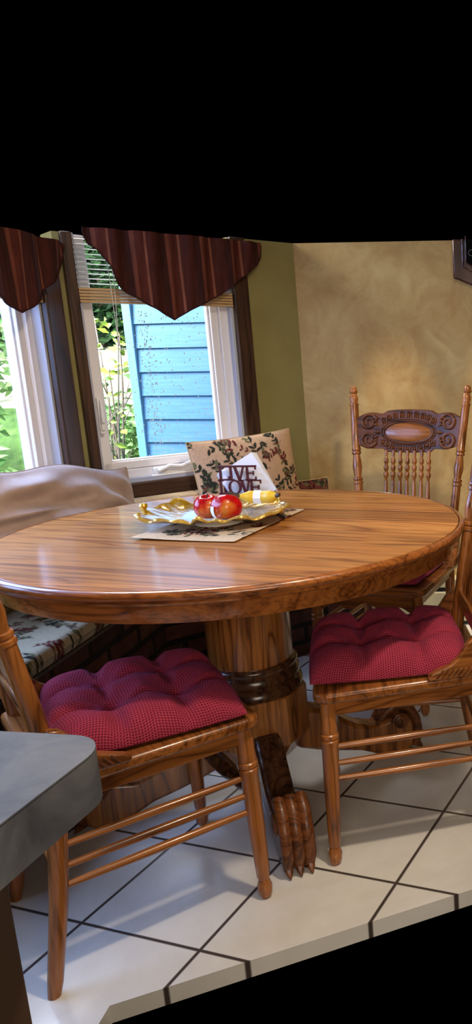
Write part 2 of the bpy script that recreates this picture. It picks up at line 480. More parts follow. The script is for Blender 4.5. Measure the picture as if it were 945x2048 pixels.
# valances: pointed, pleated fabric
def make_valance(place, edge, label, pl, off=.05, ZT=1.66):
    """edge: list of (x, z) along the bottom hem"""
    t = tag(empty('valance'), label, 'curtain'); t.matrix_world = place
    nu, nv = 150, 26
    xs = [e[0] for e in edge]
    def hem(x):
        for (xa, za), (xb, zb) in zip(edge, edge[1:]):
            if xa <= x <= xb: return za + (zb-za)*(x-xa)/max(1e-6, xb-xa)
        return edge[-1][1]
    vs, uv = [], []
    def pt(u, v, side):
        x = xs[0] + (xs[-1]-xs[0])*u
        zb = hem(x); z = ZT - .004 + (zb-ZT+.004)*v
        fold = .010*math.sin(u*pl*.62 + 1.3*math.sin(u*7)) * (1-.35*v) + .004*math.sin(u*pl*1.3+v*2)
        return Vector((x, -off - .018*math.sin(u*PI) + fold + side, z))
    m = MB()
    for side in (0, .003):
        m.grid(nu, nv, lambda u, v: pt(u, v, side))
    N = nu*nv
    ring = [i for i in range(nu)] + [j*nu+nu-1 for j in range(1, nv)] + [(nv-1)*nu+i for i in range(nu-2, -1, -1)] + [j*nu for j in range(nv-2, 0, -1)]
    for a, b_ in zip(ring, ring[1:]+ring[:1]): m.f.append((a, b_, b_+N, a+N))
    o = m.build('fabric_panel', curtain, t, smooth=80, fix=False)
    me = o.data; ul = me.uv_layers.new(name='UVMap')
    for lp in me.loops:
        k = lp.vertex_index % N; ul.data[lp.index].uv = ((k % nu)/(nu-1)*(xs[-1]-xs[0])*1.6, (k//nu)/(nv-1))
    # stitched hem along the pointed edge
    hm = MB(); pts = [pt(i/80, .985, -.002) for i in range(81)]
    hm.tube(pts, .0022, 6); hm.build('hem', curtain, t)
    return t
make_valance(M2, [(-.84,1.635),(-.83,1.60),(-.80,1.583),(-.765,1.53),(-.752,1.47),(-.74,1.455),(-.69,1.425),(-.648,1.398),(-.60,1.372),(-.562,1.349),(-.53,1.366),(-.50,1.385),(-.44,1.412),(-.36,1.452),(-.27,1.515),(-.205,1.565),(-.178,1.60),(-.172,1.645)],
             'russet striped pointed valance over the window with blue siding outside', 52)
make_valance(M1, [(1.45,1.52),(2.1,1.52),(2.3,1.42),(2.49,1.352),(2.545,1.37),(2.62,1.415),(2.70,1.46),(2.76,1.52),(2.79,1.575),(2.80,1.59)],
             'russet striped valance at the top left edge, over the far left window', 60, .06, 1.60)

# wall clock, lower end
pk = thing('wall_clock', 'dark mahogany framed clock hung high on the yellow wall', 'clock', (.03, 3.5, 0))
half = .233
def mir(ps): return ps + [(-x, z) for x, z in reversed(ps)]
outer = mir([(-half, ZW), (-half, 1.517), (-half+.02, 1.512), (-half+.05, 1.499), (-half+.08, 1.487), (-half+.12, 1.478)])
inner = mir([(-half+.042, ZW), (-half+.042, 1.566), (-half+.105, 1.528)])
F = lambda y: (lambda u, v, t: (u, y - t, v))
MB().prism(outer, F(0), 0, .03).build('case', mahogany, pk, bevel=.006)
im = MB(); loop = inner
im.tube([(x, -.033, z) for x, z in inner], .005, 8); im.tube([(x*.93, -.032, z+.012) for x, z in inner], .003, 8)
im.build('moulding', mahogany, pk)
MB().prism([(x*.92, min(z+.014, ZW-.001)) for x, z in inner], F(0), .028, .032).build('dial_glass', black_glass, pk, smooth=0)
cl = MB()
for rr in (.10, .135):
    cl.tube([(rr*math.cos(a), -.0335, 1.70+rr*math.sin(a)) for a in [PI*(1.12+.76*k/24) for k in range(25)] if 1.70+rr*math.sin(a) < ZW], .0015, 6)
cl.tube([(-.155+.012*math.cos(a), -.0335, 1.617+.012*math.sin(a)) for a in [2*PI*k/16 for k in range(17)]], .0012, 6)
cl.build('etched_ornament', clock_line, pk)

# ------------------------------------------------------------------ window bench
bench = thing('window_bench', 'dark brick bench built along the bay under the windows', 'bench')
BX = -1.235                     # front face
s_off = (BX - WX)
pf = [(BX, 1.5), (BX, 2.70), (-.62, 3.315), (-.62, 3.42), (CX+.0, CY-.002), (WX+.002, YJ-.002), (WX+.002, 1.5)]
bm_ = MB().prism(pf, lambda u, v, t: (u, v, t), 0, .405)
bo = bm_.build('brick_base', brick, bench, smooth=0)
ul = bo.data.uv_layers.new(name='UVMap')
for p in bo.data.polygons:
    nrm = p.normal
    for li in p.loop_indices:
        c = bo.data.vertices[bo.data.loops[li].vertex_index].co
        if abs(nrm.z) > .5: ul.data[li].uv = (c.x, c.y)
        else:
            tx = Vector((-nrm.y, nrm.x, 0)); ul.data[li].uv = (c.dot(tx)+5, c.z+.011)
MB().prism([(x+(.0 if x < -1.5 else .012), y) for x, y in pf], lambda u, v, t: (u, v, t), .405, .418).build('seat_board', walnut, bench, bevel=.003)

# leafy print
def leaf_print(seed, w, h, density=1.0, base=srgb(196,166,126), dark=srgb(52,52,40), red=srgb(104,44,40), mid=srgb(112,104,72)):
    r = random.Random(seed); items = []
    n = int(w*h*95*density)
    step = math.sqrt(w*h/max(1, n*2.6)); cells = [(i, j) for i in range(int(w/step)+1) for j in range(int(h/step)+1)]
    for ci, cj in cells:
        px, py = (ci+r.random())*step, (cj+r.random())*step; a = r.uniform(0, 2*PI); L = r.uniform(.05, .12)
        bend = r.uniform(-4, 4); pts = []
        x, y, ang = px, py, a
        col = dark if r.random() < .7 else red
        for s_ in range(10):
            x += L/10*math.cos(ang); y += L/10*math.sin(ang); ang += bend*L/10
            pts.append((x, y)); items.append((x, y, ang, L/14, .0010, mid if r.random() < .5 else dark))
            if s_ % 2 == 1:
                for sd in (-1, 1):
                    if r.random() < .8:
                        b_ = ang + sd*r.uniform(.5, 1.1); q = r.uniform(.008, .0155)
                        items.append((x+q*math.cos(b_), y+q*math.sin(b_), b_, q, q*.42, col if r.random() < .8 else mid))
        if r.random() < .35:
            for j in range(7):
                b_ = 2*PI*j/7; items.append((x+.008*math.cos(b_), y+.008*math.sin(b_), b_, .007, .004, red if j % 2 else mid))
    def paint(U, V):
        C = np.tile(np.array(base), (len(U), 1))
        for (x, y, a, l, wd, c) in items:
            dx, dy = U-x, V-y; ca, sa = math.cos(a), math.sin(a)
            p = (dx*ca+dy*sa)/l; q = (-dx*sa+dy*ca)/wd
            msk = (p*p + np.abs(q)**1.4) < 1
            C[msk] = np.array(c)
        return C
    return paint
def colour(o, cols):
    a = o.data.color_attributes.new('Col', 'FLOAT_COLOR', 'POINT')
    a.data.foreach_set('color', np.asarray(cols, dtype=np.float32).ravel())

def slab_print(name, poly_fn, nu, nv, w, h, T, paint, parent=None, mat=tapestry, edge=.02, drape=None):
    """soft box cushion: local x 0..w, y 0..h, z 0..T"""
    vs = []; U = []; V = []
    def prof(d): return 1 if d > edge else math.sqrt(max(0, 1-(1-d/edge)**2))
    for side in (1, 0):
        for j in range(nv):
            for i in range(nu):
                x, y = w*i/(nu-1), h*j/(nv-1)
                d = min(x, w-x, y, h-y); e = prof(d)
                z = T/2 + (T/2*e if side else -T/2*e)
                if side: z += .15*T*math.sin(PI*i/(nu-1))*math.sin(PI*j/(nv-1))
                vs.append(poly_fn(x, y, z)); U.append(x); V.append(y)
    m = MB(); N = nu*nv
    fs = []
    for j in range(nv-1):
        for i in range(nu-1):
            a = j*nu+i; fs.append((a, a+1, a+nu+1, a+nu)); fs.append((N+a, N+a+nu, N+a+nu+1, N+a+1))
    ring = [i for i in range(nu)] + [j*nu+nu-1 for j in range(1, nv)] + [(nv-1)*nu+i for i in range(nu-2, -1, -1)] + [j*nu for j in range(nv-2, 0, -1)]
    for a, b_ in zip(ring, ring[1:]+ring[:1]): fs.append((b_, a, a+N, b_+N))
    m.add(vs, fs)
    o = m.build(name, mat, parent, smooth=80, fix=False)
    colour(o, paint(np.array(U), np.array(V)))
    return o
# bench seat cushions: straight run and bay run
o = slab_print('bench_cushion', lambda x, y, z: (WX+.01+y, 1.5+x, .418+z), 240, 60, 1.16, .305, .055, leaf_print(11, 1.16, .31, .9, base=srgb(190,172,140)))
tag(o, 'floral tapestry bench seat cushion at left, showing under the table rim', 'cushion')
def bay_pt(x, y, z): p = w2(SJ+.135+x, .012+y, .418+z); return p
o = slab_print('bench_cushion', bay_pt, 120, 50, .70, .26, .055, leaf_print(12, .7, .31))
tag(o, 'floral tapestry seat cushion in the bay corner under the leaning floral pillow', 'cushion')
def back_pt(x, y, z): return w2(SJ+.12+x, .018+z, .478+y)
o = slab_print('back_cushion', back_pt, 100, 50, .27, .227, .07, leaf_print(13, .27, .23, 1.0))
tag(o, 'floral tapestry back cushion standing below the dark window sill', 'cushion')

def pillow(name, mat, w, h, T, paint=None, n=110, wrinkle=0, seed=1, parent=None, ears=.05):
    """local: x width, z height, y thickness; origin at the middle"""
    r = random.Random(seed); ph = [r.uniform(0, 6) for _ in range(8)]
    vs, U, V = [], [], []
    for side in (1, -1):
        for j in range(n):
            for i in range(n):
                u, v = 2*i/(n-1)-1, 2*j/(n-1)-1
                x = u*w/2*(1-ears*(1-v*v)) ; z = v*h/2*(1-ears*(1-u*u))
                e = max(0, (1-u**4))**.5*max(0, (1-v**4))**.5
                e = e*(.55+.45*(1-u*u)*(1-v*v)) if True else e
                y = -side*T/2*e
                if wrinkle:
                    k = wrinkle*e
                    y += -side*k*(math.sin(9*v+3.5*u*u*2+ph[0]+2*u)*.5 + math.sin(16*v-7*u+ph[1])*.3*(1-u)/1.4 + math.sin(5*u+11*v+ph[2])*.35 + .6*math.exp(-((v-.25-.2*u)/.06)**2)*(u < .3)*(1-u)*.6)
                    z += .5*wrinkle*math.sin(5*u+ph[3])*abs(v)
                vs.append((x, y, z)); U.append((u+1)/2*w); V.append((v+1)/2*h)
    N = n*n; fs = []
    for j in range(n-1):
        for i in range(n-1):
            a = j*n+i; fs.append((a, a+1, a+n+1, a+n)); fs.append((N+a, N+a+n, N+a+n+1, N+a+1))
    ring = [i for i in range(n)] + [j*n+n-1 for j in range(1, n)] + [(n-1)*n+i for i in range(n-2, -1, -1)] + [j*n for j in range(n-2, 0, -1)]
    for a, b_ in zip(ring, ring[1:]+ring[:1]): fs.append((b_, a, a+N, b_+N))
    m = MB(); m.add(vs, fs)
    root = empty(name)
    o = m.build('pillow_cover', mat, root, smooth=80, fix=False)
    if paint: colour(o, paint(np.array(U), np.array(V)))
    pm = MB(); pm.tube([vs[i] for i in ring[::3]]+[vs[ring[0]]], .0028, 6, cap=False)
    pp = pm.build('piping', mat, root)
    if paint: colour(pp, np.tile(np.array(srgb(196,166,126)), (len(pp.data.vertices), 1)))
    return root
p = pillow('throw_pillow', suede,   .78, .36, .125, wrinkle=.026, seed=4)
p.matrix_world = Matrix.Translation((-1.392, 2.44, .716)) @ Matrix.Rotation(math.radians(83), 4, 'Z') @ Matrix.Rotation(math.radians(-16), 4, 'X') @ Matrix.Rotation(math.radians(8), 4, 'Y')
tag(p, 'long grey taupe suede pillow leaning under the left window', 'pillow')
p = pillow('throw_pillow', tapestry, .43, .41, .14, leaf_print(21, .43, .43, 1.05, base=srgb(202,164,130)), n=190, ears=.045)
p.matrix_world = Matrix.Translation((-1.035, 3.165, .704)) @ Matrix.Rotation(math.radians(41), 4, 'Z') @ Matrix.Rotation(math.radians(-10), 4, 'X') @ Matrix.Rotation(math.radians(-3), 4, 'Y')
tag(p, 'square beige floral pillow standing upright behind the napkin holder', 'pillow')
p = pillow('throw_pillow', tapestry, .22, .20, .07, leaf_print(22, .26, .24, 2.4, base=srgb(110,58,50), red=srgb(70,20,24)), n=80)
p.matrix_world = Matrix.Translation((-.865, 3.40, .588)) @ Matrix.Rotation(math.radians(38), 4, 'Z') @ Matrix.Rotation(math.radians(-12), 4, 'X')
tag(p, 'small dark red floral pillow tucked in the room corner behind the floral one', 'pillow')

# ------------------------------------------------------------------ dining table
TX, TY, TZ = -.7226, 2.0846, .765
GR = math.radians(-14)
table = thing('dining_table', 'round oak pedestal dining table', 'table', (TX, TY, 0), GR)
tp = MB().lathe([(0,TZ-.02),(.5930,TZ-.02),(.5930,TZ-.0012),(.5918,TZ),(0,TZ)], 128).build('tabletop', oak_top, table)
prof = [(.5955,TZ-.03),(.5955,TZ-.0015),(.5970,TZ),(.600,TZ-.0005)] + [(.600+.010*math.sin(a), TZ-.011+.0105*math.cos(a)) for a in [PI*k/10 for k in range(1, 10)]] + [(.600,TZ-.0215),(.603,TZ-.0245),(.602,TZ-.029),(.598,TZ-.031)]
rim = MB().lathe(prof, 128, closed=True).build('rim', oak_rim, table)
MB().lathe([(.550,.690),(.5735,.690),(.5745,.692),(.5745,.736),(.550,.736)], 128, closed=True).build('apron', oak_rim, table)
MB().lathe([(0,.718),(.55,.718),(.55,.745),(0,.745)], 64).build('underframe', oak_x, table)
ped = MB().lathe([(.122,.718),(.122,.70),(.114,.69),(.113,.40),(.112,.385)], 48).build('pedestal_column', oak_ped, table)
MB().lathe([(.10,.392),(.118,.392),(.124,.386),(.125,.378),(.120,.370),(.123,.366),(.128,.358),(.129,.348),(.122,.338),(.126,.334),(.134,.326),(.136,.314),(.130,.304),(.10,.300)], 48, closed=True).build('collar', dark_oak, table)
oc = [(.143*math.cos(PI/8+k*PI/4), .143*math.sin(PI/8+k*PI/4)) for k in range(8)]
blk = MB()
vs = [(x, y, .304) for x, y in oc] + [(x, y, .165) for x, y in oc] + [(x*.72, y*.72, .105) for x, y in oc]
fs = [tuple(range(8)), tuple(range(23, 15, -1))]
for L_ in (0, 8):
    fs += [(L_+k, L_+8+k, L_+8+(k+1) % 8, L_+(k+1) % 8) for k in range(8)]
blk.add(vs, fs).build('pedestal_base', oak_ped, table, smooth=20, bevel=.004)
def foot_profile(k_=.90):
    topl = [(.10,.235),(.15,.236),(.19,.222),(.23,.185),(.28,.145),(.33,.125),(.375,.135),(.41,.152),(.44,.140),(.46,.105),(.465,.060),(.455,.020),(.43,.0)]
    bot = [(.36,.0),(.34,.018),(.29,.045),(.22,.065),(.16,.085),(.10,.11)]
    return [(u, v*k_) for u, v in topl + bot]
for k in range(4):
    a = math.radians(27 + 14 + 90*k)
    ca, sa = math.cos(a), math.sin(a)
    W_ = .036
    fm = MB().prism(foot_profile(), lambda u, v, t: (u*ca - t*sa, u*sa + t*ca, v), -W_, W_)
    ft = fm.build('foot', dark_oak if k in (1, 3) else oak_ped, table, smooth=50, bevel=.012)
    cw = MB()
    for s_ in (-1, 0, 1):
        cw.tube([(ca*u - sa*s_*.026, sa*u + ca*s_*.026, z) for u, z in ((.345,.115),(.375,.150),(.41,.166),(.445,.150),(.468,.105),(.474,.055),(.462,.018))], [.006,.012,.016,.016,.015,.016,.012], 10)
        cw.tube([(ca*u - sa*s_*.026, sa*u + ca*s_*.026, z) for u, z in ((.462,.03),(.476,.014),(.486,.004))], [.012,.009,.002], 8)
    for s_ in (-1, 1):
        cw.tube([(ca*(.415+.026*q*math.cos(5*PI*q)) - sa*s_*(W_+.004), sa*(.415+.026*q*math.cos(5*PI*q)) + ca*s_*(W_+.004), .112+.026*q*math.sin(5*PI*q)) for q in [j/30 for j in range(3, 31)]], .006, 8)
    cw.build('claw_scroll', oak_carved, ft)

# ------------------------------------------------------------------ chairs
def chair(label, pose, dims, group='pressed-back oak dining chairs'):
    hf, wt, yt, ws, ys, wf, yf, yr, wr = dims
    ZS = .45
    root = thing('dining_chair', label, 'chair', (pose[0], pose[1], 0), pose[2], group)
    def post(s, z):
        if z >= ZS:
            t = (z-ZS)/(hf-ZS); return Vector((s*(ws+(wt-ws)*t), ys+(yt-ys)*(.75*t+.25*t*t), z))
        t = (ZS-z)/ZS; return Vector((s*(ws+(wr-ws)*t), ys+(yr-ys)*(.5*t+.5*t*t), z))
    def yp(z): return post(1, z).y
    def fleg(s, z):
        t = (ZS-z)/ZS; return Vector((s*(wf+.015*t), yf-.01*t, z))
    PR = [(0,.012),(.03,.0145),(.2,.0175),(.40,.0185),(.45,.0185),(.60,.0170),(.722,.0158),(.725,.0190),(.733,.0190),(.736,.0150),(.740,.0185),(.747,.0185),(.750,.0140),(.757,.0138),(.785,.0185),(.81,.0165),(.834,.0125),(.838,.0178),(.845,.0178),(.848,.014),(.851,.0178),(.857,.0178),(.860,.0160),
          (1.018,.0165),(1.021,.0180),(1.027,.0180),(1.030,.0140),(1.045,.0170),(1.055,.0150),(1.064,.0100),(1.068,.0150),(1.074,.0165),(1.077,.0135),(1.083,.0135),(1.089,.0105),(1.0925,.006),(1.094,.001)]
    for s in (-1, 1):
        MB().tube([post(s, z) for z, r in PR], [r for z, r in PR], 16).build('rear_post', oak_z, root, smooth=35)
    FL = [(0,.009),(.010,.015),(.03,.0168),(.048,.0115),(.055,.0145),(.10,.0160),(.20,.0182),(.312,.0198),(.316,.0215),(.324,.0215),(.327,.0185),(.331,.0215),(.339,.0215),(.342,.0185),(.350,.0200),(.362,.0185),(.43,.0190)]
    for s in (-1, 1):
        MB().tube([fleg(s, z) for z, r in FL], [r for z, r in FL], 16).build('leg', oak_z, root, smooth=35)
    # seat: rounded trapezoid
    a, b = wf+.034, ws+.036
    y0, y1 = yf-.034, ys+.03
    def rc(px, py, r, a0, a1): return [(px+r*math.cos(a0+(a1-a0)*k/6), py+r*math.sin(a0+(a1-a0)*k/6)) for k in range(7)]
    out = rc(-a+.035, y0+.035, .035, PI, 1.5*PI) + rc(a-.035, y0+.035, .035, 1.5*PI, 2*PI) + rc(b-.02, y1-.02, .02, 0, .5*PI) + rc(-b+.02, y1-.02, .02, .5*PI, PI)
    MB().prism(out, lambda u, v, t: (u, v, t), .424, .45).build('seat', oak_x, root, bevel=.007)
    # scalloped front apron
    ap = [(-wf+.0, .424), (wf-.0, .424), (wf-.0, .385)]
    for k in range(1, 24):
        x = wf - .0 - 2*wf*k/24; ap.append((x, .372 + .012*math.cos(x/wf*PI*3) + .006*math.cos(x/wf*PI)))
    ap.append((-wf, .385))
    MB().prism(ap, lambda u, v, t: (u, yf+t, v), -.009, .009).build('apron', oak_x, root, bevel=.002)
    for s in (-1, 1):
        pa, pb = fleg(s, .40), post(s, .40)
        MB().prism([(0,.385),(1,.385),(1,.424),(0,.424)], lambda u, v, t: (pa.x+(pb.x-pa.x)*u+t, pa.y+(pb.y-pa.y)*u, v), -.008, .008).build('side_rail', oak_y, root, bevel=.002)
    # stretchers
    for s in (-1, 1):
        for z in (.305, .262, .222):
            p0, p1 = fleg(s, z), post(s, z-.004)
            MB().tube([p0+(p1-p0)*t for t in (0,.06,.3,.5,.7,.94,1)], [.0065,.0068,.0085,.0092,.0085,.0068,.0065], 12).build('side_stretcher', oak_y, root)
    for z in (.265,):
        p0, p1 = fleg(-1, z), fleg(1, z)
        tt = [(0,.008),(.10,.010),(.13,.015),(.15,.015),(.16,.011),(.18,.016),(.20,.016),(.21,.011),(.23,.015),(.25,.012),(.32,.019),(.5,.021),(.68,.019),(.75,.012),(.77,.015),(.79,.011),(.80,.016),(.82,.016),(.84,.011),(.85,.015),(.87,.015),(.90,.010),(1,.008)]
        MB().tube([p0+(p1-p0)*t for t, r in tt], [r for t, r in tt], 14).build('front_stretcher', dark_oak, root, smooth=35)
    p0, p1 = post(-1, .25), post(1, .25)
    MB().tube([p0, (p0+p1)/2, p1], [.0075,.0095,.0075], 12).build('back_stretcher', oak_x, root)
    # hip brackets on the seat
    br = [(0,.0),(.118,.0),(.124,.009),(.113,.018),(.092,.025),(.072,.033),(.056,.046),(.045,.064),(.035,.084),(.022,.098),(.008,.102),(0,.10)]
    for s in (-1, 1):
        bx = s*(ws+.032)
        def bf(u, v, t): return Vector((bx+t + s*.10*u, yp(ZS+v)-.004-u, ZS+v))
        bo = MB().prism(br, bf, -.011, .011).build('hip_bracket', oak_y, root, bevel=.004)
        gm = MB()
        for k in range(7):
            u0 = .024+.013*k
            gm.tube([bf(u0, .004, s*.0115), bf(max(u0-.014, .004), .024, s*.0115)], .0020, 6)
        gm.build('carving', oak_carved, bo)
    # lower back rail
    z0, z1 = .525, .565
    pl_, pr_ = post(-1, .545), post(1, .545)
    MB().prism([(-pr_.x+.01, z0+.006), (-.1, z0), (.1, z0), (pr_.x-.01, z0+.006), (pr_.x-.01, z1-.004), (0, z1+.004), (-pr_.x+.01, z1-.004)], lambda u, v, t: (u, yp(v)+t, v), -.010, .010).build('lower_rail', oak_x, root, bevel=.004)
    # spindles
    SP = [(0,.0055),(.12,.0062),(.22,.0085),(.34,.0095),(.48,.0078),(.60,.0060),(.645,.0055),(.66,.0088),(.69,.0104),(.72,.0088),(.735,.0058),(.75,.0085),(.78,.0100),(.81,.0085),(.825,.0055),(.84,.0085),(.87,.0098),(.895,.008),(.91,.0052),(.95,.0068),(1,.0065)]
    for k in range(7):
        x0 = (-3+k)*.0288; zb, zt = .56, .852
        pts = []
        for t, r in SP:
            z = zb+(zt-zb)*t; pts.append((x0*(.97+.03*t), yp(z), z))
        MB().tube(pts, [r for t, r in SP], 12).build('spindle', oak_z, root)
    # crest rail with carving
    hw = lambda z: post(1, z).x
    def bow(x): return .016*(1-(x/.22)**2)
    topo = [(-.228,.968),(-.205,.976),(-.185,.988),(-.165,.993),(-.14,.993),(-.110,.988),(-.098,.994),(-.09,1.000),(-.06,1.003),(0,1.005)]
    boto = [(-.222,.876),(-.195,.869),(-.17,.861),(-.15,.858),(-.115,.858),(-.105,.862),(-.096,.850),(-.09,.846),(0,.843)]
    half_ = topo + []
    outl = topo + [(-x, z) for x, z in reversed(topo[:-1])] + [(-x, z) for x, z in boto] + [(x, z) for x, z in reversed(boto[:-1])]
    def cr(u, v, t): return Vector((u, yp(v)+bow(u)+t, v))
    # slab subdivided across so that it follows the bow
    cm = MB()
    xs = [-.226+.452*k/40 for k in range(41)]
    def ev(ps, x):
        ps = sorted(ps)
        for (xa, za), (xb, zb) in zip(ps, ps[1:]):
            if xa <= x <= xb: return za+(zb-za)*(x-xa)/max(xb-xa, 1e-6)
        return ps[0][1] if x < ps[0][0] else ps[-1][1]
    T_ = topo + [(-x, z) for x, z in topo[:-1]]; B_ = boto + [(-x, z) for x, z in boto[:-1]]
    ring = []
    for x in xs:
        zt, zb = ev(T_, x), ev(B_, x)
        ring.append([cr(x, zt, -.011), cr(x, zb, -.011), cr(x, zb, .011), cr(x, zt, .011)])
    vs = [p for r_ in ring for p in r_]; fs = []
    for i in range(40):
        for k in range(4):
            k2 = (k+1) % 4; fs.append((i*4+k, i*4+k2, (i+1)*4+k2, (i+1)*4+k))
    fs += [(3,2,1,0), (160,161,162,163)]
    crest = cm.add(vs, fs).build('crest_rail', oak_carved, root, smooth=30, bevel=.002)
    zc = .9205
    FY = -.011
    pm = MB()      # smooth raised lens panel
    def lens(u, v):
        th = 2*PI*u; r = v
        x = .092*r*math.copysign(abs(math.cos(th))**.9, math.cos(th)); z = .0375*r*math.sin(th)*(1-.15*abs(math.cos(th)))
        return cr(x, zc+z, FY-.006*(1-r**4)-.0005)
    pm.grid(48, 8, lens); pm.build('oval_panel', oak_x, crest, smooth=60)
    cv = MB()
    def ell(a, b, r, n=64, sag=0):
        cv.tube([cr(a*math.cos(2*PI*k/n), zc+b*math.sin(2*PI*k/n), FY-.002) for k in range(n+1)], r, 8, cap=False)
    ell(.100, .042, .0035); ell(.110, .049, .0022)
    for k in range(40):   # bead ring
        a_ = 2*PI*k/40; p_ = cr(.105*math.cos(a_), zc+.0455*math.sin(a_), FY-.003)
        cv.tube([p_+Vector((0,.002,0)), p_+Vector((0,-.001,0)), p_+Vector((0,-.0025,0))], [.0022,.0022,.0008], 6)
    for k in range(26):   # egg-and-dart petals
        a_ = 2*PI*(k+.5)/26
        if abs(math.cos(a_)) > .93: continue
        ex, ez = .117*math.cos(a_), .054*math.sin(a_)
        d = Vector((math.cos(a_)*.35, 0, math.copysign(1, math.sin(a_))*.9)).normalized()
        tq = Vector((d.z, 0, -d.x)); Ln = .024 if math.sin(a_) > 0 else .020; wd = .0085
        pts = []
        for j in range(11):
            b_ = PI*j/10; off = tq*(wd*math.cos(b_)) + d*(Ln-wd + wd*math.sin(b_) if 0 < j < 10 else 0)
            pts.append(cr(ex+off.x, zc+ez+off.z, FY-.002))
        cv.tube(pts, .0030, 7)
        o2 = d*(Ln*.5)
        cv.tube([cr(ex, zc+ez, FY), cr(ex+o2.x, zc+ez+o2.z, FY-.004), cr(ex+d.x*(Ln-.006), zc+ez+d.z*(Ln-.006), FY)], [.002,.0045,.002], 8)
    for sx in (-1, 1):     # corner scrolls and leaves
        for sz, z_ in ((1, .957), (-1, .894)):
            xx = sx*.160
            pts = []; rr = []
            for j in range(46):
                q = j/45; R_ = .029*(1-q)+.004; an = sz*(PI*.9 - q*3.4*PI)
                pts.append(cr(xx + sx*R_*math.cos(an), z_ + R_*math.sin(an), FY-.003)); rr.append(.0065*(1-.55*q))
            cv.tube(pts, rr, 8)
            for j in range(3):
                an = sz*(.5+.5*j); p0 = (xx-sx*.018*math.cos(an*.7), z_+sz*.012*(j-1)); 
                cv.tube([cr(p0[0], p0[1], FY), cr(p0[0]-sx*.012, p0[1]+sz*.006, FY-.004), cr(p0[0]-sx*.022, p0[1]+sz*.002*(j-1), FY)], [.002,.0055,.0015], 8)
        cv.tube([cr(sx*.112, zc, FY), cr(sx*.125, zc, FY-.006), cr(sx*.14, zc, FY-.002)], [.002,.007,.002], 8)
    cv.build('carving', oak_carved, crest, smooth=50)
    return root
chair('oak pressed-back dining chair facing out from the yellow wall, carved crest in full view', (-.436, 2.749, -.239), (1.094,.232,.325,.175,.200,.182,-.185,.226,.165))
chair('oak dining chair on the right with a crimson cushion, back at the picture edge', (-.288, 1.946, -1.36), (1.094,.215,.30,.155,.178,.192,-.182,.235,.19))
chair('oak dining chair at lower left with a purplish cushion, behind the grey countertop', (-.836, 1.613, 2.285), (1.092,.215,.308,.175,.188,.180,-.175,.25,.19))

def seat_cushion(label, loc, rz, w, d, T, seed):
    r = random.Random(seed)
    n = 96
    tufts = [(sx*.34+r.uniform(-.02,.02), sy*.34+r.uniform(-.02,.02)) for sx in (-1, 1) for sy in (-1, 1)]
    vs = []
    for side in (1, -1):
        for j in range(n):
            for i in range(n):
                u, v = math.sin(PI/2*(2*i/(n-1)-1)), math.sin(PI/2*(2*j/(n-1)-1))
                e = max(0, 1-abs(u)**5)**.5*max(0, 1-abs(v)**5)**.5
                rr = 1-.045*(u*u*v*v) - .02*(1-u*u)*(abs(v) > 0)*abs(v)**3 - .02*(1-v*v)*abs(u)**3
                x, y = u*w/2*rr, v*d/2*rr
                if side == 1:
                    dip = 0
                    for tx, ty in tufts:
                        q = (u-tx)**2+(v-ty)**2; dip = max(dip, .78*math.exp(-q/.016), .52*math.exp(-q/.08))
                    for tx in (-.34, .34):
                        dip = max(dip, .40*math.exp(-((u-tx)/.10)**2), .40*math.exp(-((v-tx)/.10)**2))
                    z = .012 + (T-.012)*e*(1-dip) + .003*math.sin(7*u+seed)*math.sin(6*v+2*seed)*e
                else: z = .012 - .012*e
                vs.append((x, y, z)); 
    A = np.array(vs).reshape(2, n, n, 3)
    su = np.linalg.norm(np.diff(A, axis=2), axis=3); su = np.concatenate([np.zeros((2, n, 1)), np.cumsum(su, 2)], 2); su -= su[:, :, n//2:n//2+1]
    sv = np.linalg.norm(np.diff(A, axis=1), axis=3); sv = np.concatenate([np.zeros((2, 1, n)), np.cumsum(sv, 1)], 1); sv -= sv[:, n//2:n//2+1, :]
    UV = np.stack([su, sv], 3).reshape(-1, 2)
    N = n*n; fs = []
    for j in range(n-1):
        for i in range(n-1):
            a = j*n+i; fs.append((a, a+1, a+n+1, a+n)); fs.append((N+a, N+a+n, N+a+n+1, N+a+1))
    ring = [i for i in range(n)] + [j*n+n-1 for j in range(1, n)] + [(n-1)*n+i for i in range(n-2, -1, -1)] + [j*n for j in range(n-2, 0, -1)]
    for a, b_ in zip(ring, ring[1:]+ring[:1]): fs.append((b_, a, a+N, b_+N))
    root = thing('seat_cushion', label, 'cushion', loc, rz, 'crimson tufted chair cushions')
    o = MB().add(vs, fs).build('cushion_cover', crimson, root, smooth=80, fix=False)
    ul = o.data.uv_layers.new(name='UVMap')
    for lp in o.data.loops: ul.data[lp.index].uv = UV[lp.vertex_index]
    for tx, ty in tufts:
        k = int(round((math.asin(ty)/PI*2+1)/2*(n-1)))*n + int(round((math.asin(tx)/PI*2+1)/2*(n-1)))
        x, y, z = vs[k]
        MB().lathe([(0,.0035),(.003,.003),(.005,.001),(.005,-.001)], 12, (x, y, z)).build('tuft_button', crimson, root)
    return root
seat_cushion('crimson tufted cushion on the chair at right, partly shaded by the table', (-.316, 1.944, .4495), math.radians(12), .405, .39, .090, 1)
seat_cushion('purplish tufted cushion on the lower left chair', (-.825, 1.635, .4495), math.radians(34), .38, .41, .080, 2)
seat_cushion('crimson cushion on the far chair, just showing beneath the table rim', (-.436, 2.745, .4495), -.239, .37, .37, .065, 3)

